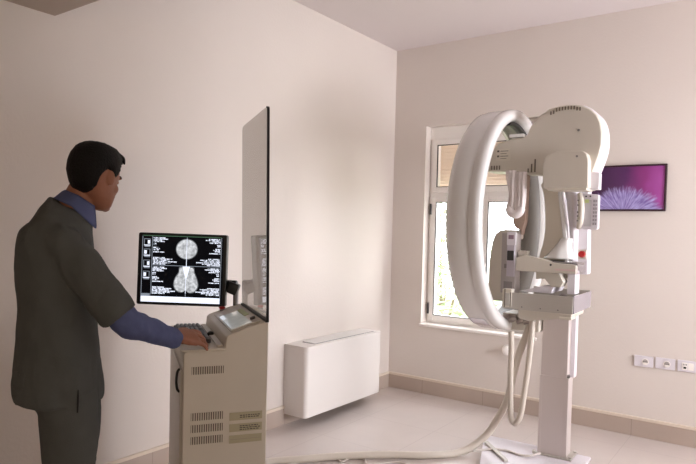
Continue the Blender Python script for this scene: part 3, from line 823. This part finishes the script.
for z0, z1 in ((1.27, 1.30), (1.12, 1.18)):
    bm = bmesh.new(); box(bm, -.345, -.285, -.134, -.128, z0, z1)
    obj('scale_print', bm, mat('scale_grey', (140, 132, 132), .5), MS)
# hanging tan pad and the white folded drape
pad = [(-.350, 1.93), (-.335, 1.80), (-.326, 1.66), (-.318, 1.58), (-.296, 1.545), (-.272, 1.535), (-.262, 1.50), (-.252, 1.545), (-.240, 1.59), (-.236, 1.66), (-.236, 1.80), (-.24, 1.93)]
bm = prism(smooth_outline(pad, 3), -.05, .02, 'Y')
obj('hanging_pad', bm, PINK, G, bevel=.012, seg=3)
dr = empty('folded_cloth', (1.855, -.835, 0), math.radians(2.5), 'white folded cloth hanging in a loop under the machine head', 'cloth')
for sx, zt_, zb in ((-.285, 1.925, 1.65), (-.215, 1.915, 1.655)):
    bm = bmesh.new(); rr = []
    for i in range(14):
        s_ = i/13; z = zt_+(zb-zt_)*s_
        rr.append(((sx+.012*math.sin(s_*3)+(.010 if sx < -.25 else -.012)*s_, -.235, z), (.034+.004*math.sin(s_*9), 0, 0), (0, .018, 0)))
    loft(bm, rr, 32)
    for v in bm.verts:
        v.co.y += .005*math.sin((v.co.x-sx)*260); v.co.x += .002*math.sin(v.co.z*40)
    obj('cloth_fold', bm, CLOTH, dr, smooth=True)
bm = bmesh.new(); tube(bm, [(-.29, -.235, 1.68), (-.275, -.238, 1.648), (-.245, -.24, 1.636), (-.22, -.238, 1.65), (-.205, -.235, 1.68)], [.026, .03, .03, .03, .026], 14, 5)
obj('cloth_loop', bm, CLOTH, dr, smooth=True)

# ================================================================= HOSES AND CABLES
def M2W(x, y, z):
    a = math.radians(2.5); c, s = math.cos(a), math.sin(a)
    return V((1.855+x*c-y*s, -.835+x*s+y*c, z))
bm = bmesh.new()
fp = [(.40, -2.36, .026), (.50, -2.16, .026), (.62, -2.01, .026), (.767, -1.82, .026), (.99, -1.60, .026), (1.21, -1.43, .026), (1.36, -1.24, .030)]
w_ = lambda x, y, z: tuple(M2W(x, y, z))
fp += [w_(-.40, -.27, .12), w_(-.33, -.23, .24), w_(-.27, -.21, .38), w_(-.235, -.20, .55), w_(-.205, -.19, .70), w_(-.17, -.17, .82), w_(-.15, -.14, .90)]
tube(bm, fp, .024, 12, 14, ring=.03)
tag(obj('corrugated_hose', bm, HOSE, smooth=True), 'thick cream hose running along the floor and up to the machine ring', 'hose')
bm = bmesh.new()
lp_ = [w_(-.24, -.26, .86), w_(-.235, -.26, .74), w_(-.235, -.26, .58), w_(-.23, -.26, .42), w_(-.22, -.26, .29), w_(-.195, -.26, .255), w_(-.165, -.255, .30), w_(-.150, -.24, .42), w_(-.135, -.22, .60), w_(-.125, -.20, .78), w_(-.125, -.18, .93)]
tube(bm, lp_, .019, 12, 14, ring=.04)
obj('hanging_hose', bm, HOSE, G, smooth=True, M=(Matrix.Translation(G.location) @ G.rotation_euler.to_matrix().to_4x4()).inverted())
bm = bmesh.new()
tube(bm, [(1.40, -1.16, .024), (1.50, -1.05, .026), (1.585, -1.01, .026), (1.68, -1.03, .026), (1.75, -1.01, .030), (1.79, -.93, .034)], .008, 8, 8)
tag(obj('cable', bm, CABLE, smooth=True), 'thin beige cable lying across the white floor plate to the column', 'cable')
bm = bmesh.new()
tube(bm, [(.50, -2.32, .008), (.60, -2.05, .008), (.66, -1.96, .008), (.70, -1.845, .008), (.76, -1.84, .008), (.81, -1.84, .008), (.815, -1.73, .008), (.90, -1.72, .008), (.97, -1.78, .008), (1.10, -1.62, .008), (1.22, -1.66, .008), (1.4, -1.8, .008)], .006, 8, 10)
tag(obj('cable', bm, CABLE, smooth=True), 'thin white wavy cable on the floor in front of the thick hose', 'cable')

# ================================================================= PERSON
TH = math.atan2(uu.y, uu.x)
PO = V((.833, -3.75, 0))
def limb(bm, pts, rad, seg=16, k=5, flat=1.): return tube(bm, pts, rad, seg, k, flat=flat, dome=True)
bm = bmesh.new()
# --- torso, neck, legs, arms as overlapping lofts fused into one skin
def xring(z, cx, rx, ry, cy=0): return ((cx, cy, z), (rx, 0, 0), (0, ry, 0))
loft(bm, [xring(.86, .02, .088, .14), xring(.95, 0, .108, .160), xring(1.05, -.02, .105, .150), xring(1.18, -.03, .10, .145), xring(1.32, -.025, .105, .155), xring(1.42, -.010, .092, .145), xring(1.48, .005, .075, .110), xring(1.53, .02, .06, .08)], 28)
SH_R = V((.03, -.170, 1.435)); EL_R = V((.235, -.210, 1.145)); WR_R = V((.425, -.060, 1.050))
SH_L = V((.0, .180, 1.430)); EL_L = V((-.01, .245, 1.15)); WR_L = V((.05, .20, .95))
limb(bm, [SH_R+V((0, .02, -.015)), SH_R.lerp(EL_R, .5), EL_R], [.046, .046, .040]); limb(bm, [EL_R, EL_R.lerp(WR_R, .35), WR_R], [.040, .040, .027])
limb(bm, [SH_L+V((0, -.02, -.015)), SH_L.lerp(EL_L, .5), EL_L], [.046, .046, .040]); limb(bm, [EL_L, EL_L.lerp(WR_L, .35), WR_L], [.040, .040, .027])
for s in (-1, 1):
    limb(bm, [(.02, s*.085, .90), (.042, s*.090, .70), (.045, s*.096, .50)], [.078, .068, .050])
    limb(bm, [(.045, s*.096, .50), (.025, s*.102, .35), (-.02, s*.11, .10)], [.050, .050, .036])
    limb(bm, [(-.04, s*.11, .06), (.05, s*.12, .055), (.15, s*.13, .04)], [.042, .045, .036])
# --- head
HC = V((.117, 0, 1.683)); HY = math.radians(50); HP = math.radians(12)
MH_ = Matrix.Translation(HC) @ Matrix.Rotation(HY, 4, 'Z') @ Matrix.Rotation(HP, 4, 'Y')
lev = [(.121, -.030, .022, .024), (.114, -.058, .048, .046), (.098, -.082, .070, .061), (.070, -.099, .087, .072), (.035, -.106, .094, .076), (.015, -.105, .095, .076), (0, -.103, .089, .075), (-.012, -.100, .090, .073), (-.035, -.090, .094, .070), (-.06, -.070, .094, .064), (-.080, -.045, .090, .057), (-.100, -.010, .088, .045), (-.113, .020, .080, .030), (-.119, .035, .068, .018)]
n0 = len(bm.verts)
rr = [(V(((xb+xf)/2, 0, z)), V(((xf-xb)/2, 0, 0)), V((0, hw, 0))) for z, xb, xf, hw in lev]
hb = bmesh.new(); loft(hb, rr, 32, pw=2.15)
# features
def tri(bm, pts, rads): tube(bm, pts, rads, 10, 4, dome=True)
tri(hb, [(.088, 0, .010), (.101, 0, -.012), (.112, 0, -.032), (.100, 0, -.040)], [.007, .009, .012, .010])
for s in (-1, 1):
    tri(hb, [(.095, s*.010, -.040), (.090, s*.014, -.040)], [.008, .007])          # nostril wings
    tri(hb, [(.086, s*.048, .019), (.093, s*.028, .023), (.093, s*.012, .018)], [.005, .007, .006])  # brows
    ellipsoid(hb, (.078, s*.031, .002), .012, .014, .010)                         # eyeball area
    ellipsoid(hb, (-.004, s*.079, -.004), .019, .007, .030, Matrix.Rotation(-.25, 4, 'Y') @ Matrix.Rotation(s*.35, 4, 'Z'))
    ellipsoid(hb, (.050, s*.040, -.032), .030, .026, .026)                        # cheek
tri(hb, [(.088, -.020, -.066), (.097, 0, -.063), (.088, .020, -.066)], [.004, .006, .004])
tri(hb, [(.086, -.017, -.074), (.095, 0, -.074), (.086, .017, -.074)], [.004, .006, .004])
ellipsoid(hb, (.078, 0, -.103), .018, .020, .016)
hb.transform(MH_)
tmp = bpy.data.meshes.new('t'); hb.to_mesh(tmp); hb.free(); bm.from_mesh(tmp)
limb(bm, [(.01, 0, 1.49), (.045, 0, 1.56), (.085, .008, 1.64)], [.066, .060, .060])
# --- hands
def hand(bm, W, d, side, n, curl, spread=1.):   # adult hand about 0.19 m
    """W wrist, d direction of the fingers, n palm normal (back of hand), side = +1 thumb to the left of d seen from above."""
    W = V(W); d = V(d).normalized(); n = V(n); n = (n-d*n.dot(d)).normalized(); t = n.cross(d)*side
    loft(bm, [(W-d*.02, t*.028, n*.022), (W+d*.015, t*.032, n*.021), (W+d*.05, t*.043, n*.019), (W+d*.085, t*.045, n*.016), (W+d*.100, t*.040, n*.012)], 16, pw=2.5)
    for off, L, r, c0 in ((.032, .076, .0098, 0), (.011, .085, .0100, 0), (-.012, .079, .0096, 0), (-.033, .062, .0086, 0)):
        p = W+d*.085+t*off; dd = (d+t*off*2.2*spread).normalized(); pts = [W+d*.07+t*off*.9]; pts.append(p+dd*.008+n*.002)
        a = curl*.35; p = pts[-1]
        for seg_, ca in ((.45, .35), (.30, 1.0), (.25, 1.4)):
            q_ = (dd*math.cos(curl*ca)-n*math.sin(curl*ca)).normalized(); p = p+q_*L*seg_; pts.append(p)
        tube(bm, pts, [r*1.05, r*1.1, r, r*.92, r*.8], 10, 3, dome=True)
    b = W+d*.025+t*.026-n*.004
    dt = (d*.72+t*.62-n*.25).normalized()
    tube(bm, [b-d*.01-t*.008, b+dt*.030, b+dt*.058+d*.004, b+dt*.066+d*.022], [.013, .0125, .0105, .0085], 10, 4, dome=True)
hd = V((.135, .080, -.030))
hand(bm, WR_R+V((.0, -.006, .014)), hd, 1, (-.12, -.70, .80), .50, 2.2)
hand(bm, WR_L+V((.012, 0, -.02)), (.15, -.05, -.9), -1, (0, 1, 0), .45)
body_o = obj('person', bm, SKIN)
remesh(body_o, .0036, 2, .45)
body_o.location = PO; body_o.rotation_euler = (0, 0, TH)
tag(body_o, 'man with short dark hair in grey scrubs over a blue shirt, typing at the workstation', 'person')
def pobj(name, bm, m, **k): return obj(name, bm, m, body_o, **k)
# eyes
EYEW = mat('eye_white', (205, 200, 195), .2)
for s in (-1, 1):
    bm = bmesh.new(); ellipsoid(bm, (.0825, s*.031, .002), .0095, .0115, .006)
    bm.transform(MH_); ey = pobj('eye', bm, EYEW, smooth=True)
    bm = bmesh.new(); ellipsoid(bm, (.0895, s*.031, .002), .004, .005, .005)
    bm.transform(MH_); obj('iris', bm, BLACK, ey, smooth=True)
for s in (-1, 1):
    bm = bmesh.new(); tube(bm, [(.082, s*.052, .020), (.097, s*.030, .030), (.101, s*.012, .024)], [.003, .0045, .0035], 8, 4, dome=True)
    bm.transform(MH_); pobj('eyebrow', bm, HAIR, smooth=True)
# hair cap
def hair_bm():
    bm = bmesh.new(); seg = 72; zs = [.121, .1175, .112, .104, .094, .082, .068, .052, .036, .020, .004, -.012, -.026, -.040, -.052, -.063, -.073, -.082]
    def prof(z):
        for (z1, a1, b1, c1), (z2, a2, b2, c2) in zip(lev, lev[1:]):
            if z2 <= z <= z1:
                t = (z1-z)/(z1-z2); return a1+(a2-a1)*t, b1+(b2-b1)*t, c1+(c2-c1)*t
    def pt(i, z, off):
        xb, xf, hw = prof(z); t = 2*PI*i/seg; ct, st = math.cos(t), math.sin(t); e = 2/2.15
        p = V(((xb+xf)/2+(xf-xb)/2*abs(ct)**e*(1 if ct >= 0 else -1), hw*abs(st)**e*(1 if st >= 0 else -1), z))
        c = V(((xb+xf)/2, 0, min(z, .03))); d = (p-c).normalized()
        return p+d*off
    def line(i):   # lowest z of the hair at this angle; 0 = front, 180 = nape
        a = abs(((360*i/seg+180) % 360)-180)
        P = ((0, .080), (34, .078), (52, .064), (64, .040), (72, .010), (79, -.008), (85, -.006), (91, .018), (98, .026), (106, .014), (114, -.010), (124, -.046), (140, -.066), (160, -.076), (180, -.078))
        for (a1, z1), (a2, z2) in zip(P, P[1:]):
            if a1 <= a <= a2: return z1+(z2-z1)*(a-a1)/(a2-a1)
        return -.078
    rows = []
    for z in zs:
        row = []
        for i in range(seg):
            zz = max(z, line(i)); th = .013 if zz > line(i)+.012 else .0035+.0095*max(0, (zz-line(i))/.012)
            a = abs(((360*i/seg+180) % 360)-180)
            if a < 50 and zz > .07: th += .005
            if a > 110: th = min(th, .010) if zz < 0 else th
            p = pt(i, zz, th+.0022*noise.noise(V((i*.9, zz*90, 3)))); row.append(bm.verts.new(p))
        rows.append(row)
    topv = bm.verts.new((-.006, 0, .1375))
    for i in range(seg): bm.faces.new((topv, rows[0][i], rows[0][(i+1) % seg]))
    for r0, r1 in zip(rows, rows[1:]):
        for i in range(seg):
            j = (i+1) % seg
            if (r0[i].co-r1[i].co).length < 1e-5 and (r0[j].co-r1[j].co).length < 1e-5: continue
            bm.faces.new((r0[i], r1[i], r1[j], r0[j]))
    bmesh.ops.remove_doubles(bm, verts=bm.verts, dist=1e-5)
    # forelock
    for k in range(7): tube(bm, [(.055, -.035+k*.012, .112), (.090, -.036+k*.012, .105), (.104, -.036+k*.0125, .088)], [.010, .009, .004], 8, 3, dome=True)
    return bm
bm = hair_bm(); bm.transform(MH_)
ho = pobj('hair', bm, HAIR, smooth=True); m_ = ho.modifiers.new('Solid', 'SOLIDIFY'); m_.thickness = .008; m_.offset = -1

def wrinkle(o, amp, sx=9, sz=4, seed=0):
    me = o.data
    for v in me.vertices:
        c = v.co
        n1 = noise.noise(V((c.x*sx+seed, c.y*sx, c.z*sz)))+.5*noise.noise(V((c.x*sx*2.3, c.y*sx*2.3+seed, c.z*sz*2.5+c.x*6)))
        v.co = c+v.normal*n1*amp
# tunic
bm = bmesh.new()
loft(bm, [xring(.825, .000, .152, .196), xring(.88, -.002, .154, .196), xring(.95, -.004, .146, .194), xring(1.05, -.006, .140, .190), xring(1.15, -.008, .138, .188), xring(1.25, -.010, .138, .192), xring(1.34, -.013, .140, .200), xring(1.41, -.013, .137, .202), xring(1.47, -.010, .128, .190), xring(1.51, .004, .110, .160), ((.018, 0, 1.545), (.090, 0, -.026), (0, .118, 0)), ((.034, 0, 1.566), (.076, 0, -.034), (0, .088, 0))], 40, pw=2.15)
for S, E, rs in ((SH_R, EL_R, 1), (SH_L, EL_L, 1)):
    e = S.lerp(E, .92); dd = (E-S).normalized()
    tube(bm, [S+dd*.02, S.lerp(E, .28), S.lerp(E, .55), e], [.060, .073, .068, .070], 20, 5, dome=False)
    ellipsoid(bm, S+V((-.008, 0, -.004)), .076, .066, .068)
tun = pobj('tunic', bm, SCRUB)
remesh(tun, .0085, 14, .5)
for v in tun.data.vertices:                        # hem hangs lower in front, kicks out at the back
    k = max(0, min(1, (1.0-v.co.z)/.2)); v.co.z -= k*(.16*(v.co.x+.0)); 
wrinkle(tun, .017, 6, 2.6); wrinkle(tun, .006, 13, 5, 9); wrinkle(tun, .003, 22, 9, 5)
bm = bmesh.new(); tube(bm, [(.075, -.172, .815), (.077, -.176, .86), (.077, -.178, .90)], [.003, .004, .002], 6, 3)
pobj('side_slit', bm, BLACK)
# trousers
bm = bmesh.new()
loft(bm, [xring(.80, .025, .112, .160), xring(.90, .01, .120, .170), xring(1.0, -.01, .118, .165)], 28)
for s in (-1, 1):
    loft(bm, [((.030, s*.085, .88), (.106, 0, 0), (0, .088, 0)), ((.042, s*.090, .75), (.103, 0, 0), (0, .088, 0)), ((.048, s*.096, .62), (.096, 0, 0), (0, .084, 0)), ((.042, s*.10, .48), (.088, 0, 0), (0, .080, 0)), ((.018, s*.104, .33), (.086, 0, 0), (0, .078, 0)), ((-.005, s*.108, .18), (.082, 0, 0), (0, .076, 0)), ((-.012, s*.11, .07), (.083, 0, 0), (0, .076, 0)), ((-.012, s*.11, .035), (.084, 0, 0), (0, .077, 0))], 24)
tro = pobj('trousers', bm, SCRUB)
remesh(tro, .009, 4, .5); wrinkle(tro, .010, 8, 6, 2)
# shirt: collar and long sleeves
bm = bmesh.new(); Fd = EL_R-SH_R
a0 = SH_R.lerp(EL_R, .70)
tube(bm, [a0, SH_R.lerp(EL_R, .9), EL_R+V((.006, 0, -.004)), EL_R.lerp(WR_R, .30), EL_R.lerp(WR_R, .65), EL_R.lerp(WR_R, 1.02)], [.052, .053, .053, .050, .044, .038], 20, 6)
slv = pobj('shirt_sleeve', bm, SHIRT, smooth=True)
remesh(slv, .006, 4, .5); wrinkle(slv, .006, 16, 16, 1)
bm = bmesh.new()
a0 = SH_L.lerp(EL_L, .70)
tube(bm, [a0, SH_L.lerp(EL_L, .9), EL_L, EL_L.lerp(WR_L, .30), EL_L.lerp(WR_L, .65), EL_L.lerp(WR_L, 1.0)], [.052, .053, .053, .050, .044, .038], 20, 6)
slv = pobj('shirt_sleeve', bm, SHIRT, smooth=True)
remesh(slv, .006, 4, .5); wrinkle(slv, .006, 16, 16, 1)

bm = bmesh.new(); seg = 40
Tn = Matrix.Translation((.054, .002, 1.592)) @ Matrix.Rotation(.50, 4, 'Y')
rows = []
for r_, z_ in ((.072, -.030), (.067, -.005), (.065, .014), (.067, .018), (.073, .008), (.082, -.020), (.086, -.030)):
    row = []
    for i in range(seg+1):
        t = PI*.10+(2*PI-PI*.20)*i/seg
        open_ = max(0, 1-abs(i-seg/2)/(seg/2)) 
        fr_ = max(0, math.cos(t))
        zz = z_-(.034*fr_ if r_ > .073 else .006*fr_)
        bk_ = max(0, -math.cos(t))
        row.append(bm.verts.new(Tn @ V((r_*math.cos(t)*1.04+(.028*fr_ if r_ > .073 else 0)+.014*bk_, r_*math.sin(t)*(1-.05*bk_), zz-.006*bk_))))
    rows.append(row)
for a, b in zip(rows, rows[1:]):
    for i in range(seg): bm.faces.new((a[i], a[i+1], b[i+1], b[i]))
o = pobj('shirt_collar', bm, SHIRT, smooth=True); m_ = o.modifiers.new('Solid', 'SOLIDIFY'); m_.thickness = .003
# shoes
for s in (-1, 1):
    bm = bmesh.new()
    loft(bm, [((-.085, s*.11, .045), (0, .028, 0), (0, 0, .040)), ((-.06, s*.11, .052), (0, .040, 0), (0, 0, .050)), ((0, s*.112, .056), (0, .042, 0), (0, 0, .054)), ((.08, s*.118, .044), (0, .046, 0), (0, 0, .042)), ((.15, s*.124, .036), (0, .047, 0), (0, 0, .034)), ((.20, s*.128, .030), (0, .036, 0), (0, 0, .028)), ((.215, s*.13, .026), (0, .018, 0), (0, 0, .018))], 18, pw=2.6)
    sh_ = pobj('shoe', bm, SHOE, smooth=True)
    bm = bmesh.new(); prism(round_outline([(-.09, s*.11-.042), (.20, s*.125-.045), (.21, s*.13+.045), (-.09, s*.11+.042)], .035, 5), 0, .014, 'Z', bm)
    obj('sole', bm, BLACK, sh_)

# ================================================================= LIGHT AND CAMERA
w = bpy.data.worlds.new('World'); SC.world = w; w.use_nodes = True
bg = w.node_tree.nodes['Background']; bg.inputs[0].default_value = (.93, .96, 1., 1); bg.inputs[1].default_value = 10.0
def area(name, loc, target, sx, sy, power, col, spread=180):
    l = bpy.data.lights.new(name, 'AREA'); l.shape = 'RECTANGLE'; l.size = sx; l.size_y = sy; l.energy = power; l.color = col
    l.spread = math.radians(spread)
    o = bpy.data.objects.new(name, l); COL.objects.link(o); o.location = loc
    o.rotation_euler = (V(target)-V(loc)).to_track_quat('-Z', 'Y').to_euler(); return o
area('side_window_daylight', (X1+.08, (RY0+RY1)/2, 1.65), (0, -1.0, 1.55), 1.9, 1.4, 38, (.97, .95, 1.), 96)
area('rear_lamp', (3.9, -6.3, 1.6), (.6, -3.0, .9), .7, .7, 25, (1., .81, .63))

cd = bpy.data.cameras.new('Camera'); co = bpy.data.objects.new('Camera', cd); COL.objects.link(co)
R = Matrix((rt2, up2, -fwd)).transposed()
co.matrix_world = Matrix.Translation(cam) @ R.to_4x4()
cd.sensor_width = 36; cd.lens = 606.65/696*36; cd.shift_y = 16.33/696; cd.clip_start = .05
SC.camera = co
SC.view_settings.view_transform = 'Standard'; SC.view_settings.look = 'None'; SC.view_settings.gamma = 1
SC.view_settings.use_curve_mapping = False; SC.view_settings.exposure = 0.08
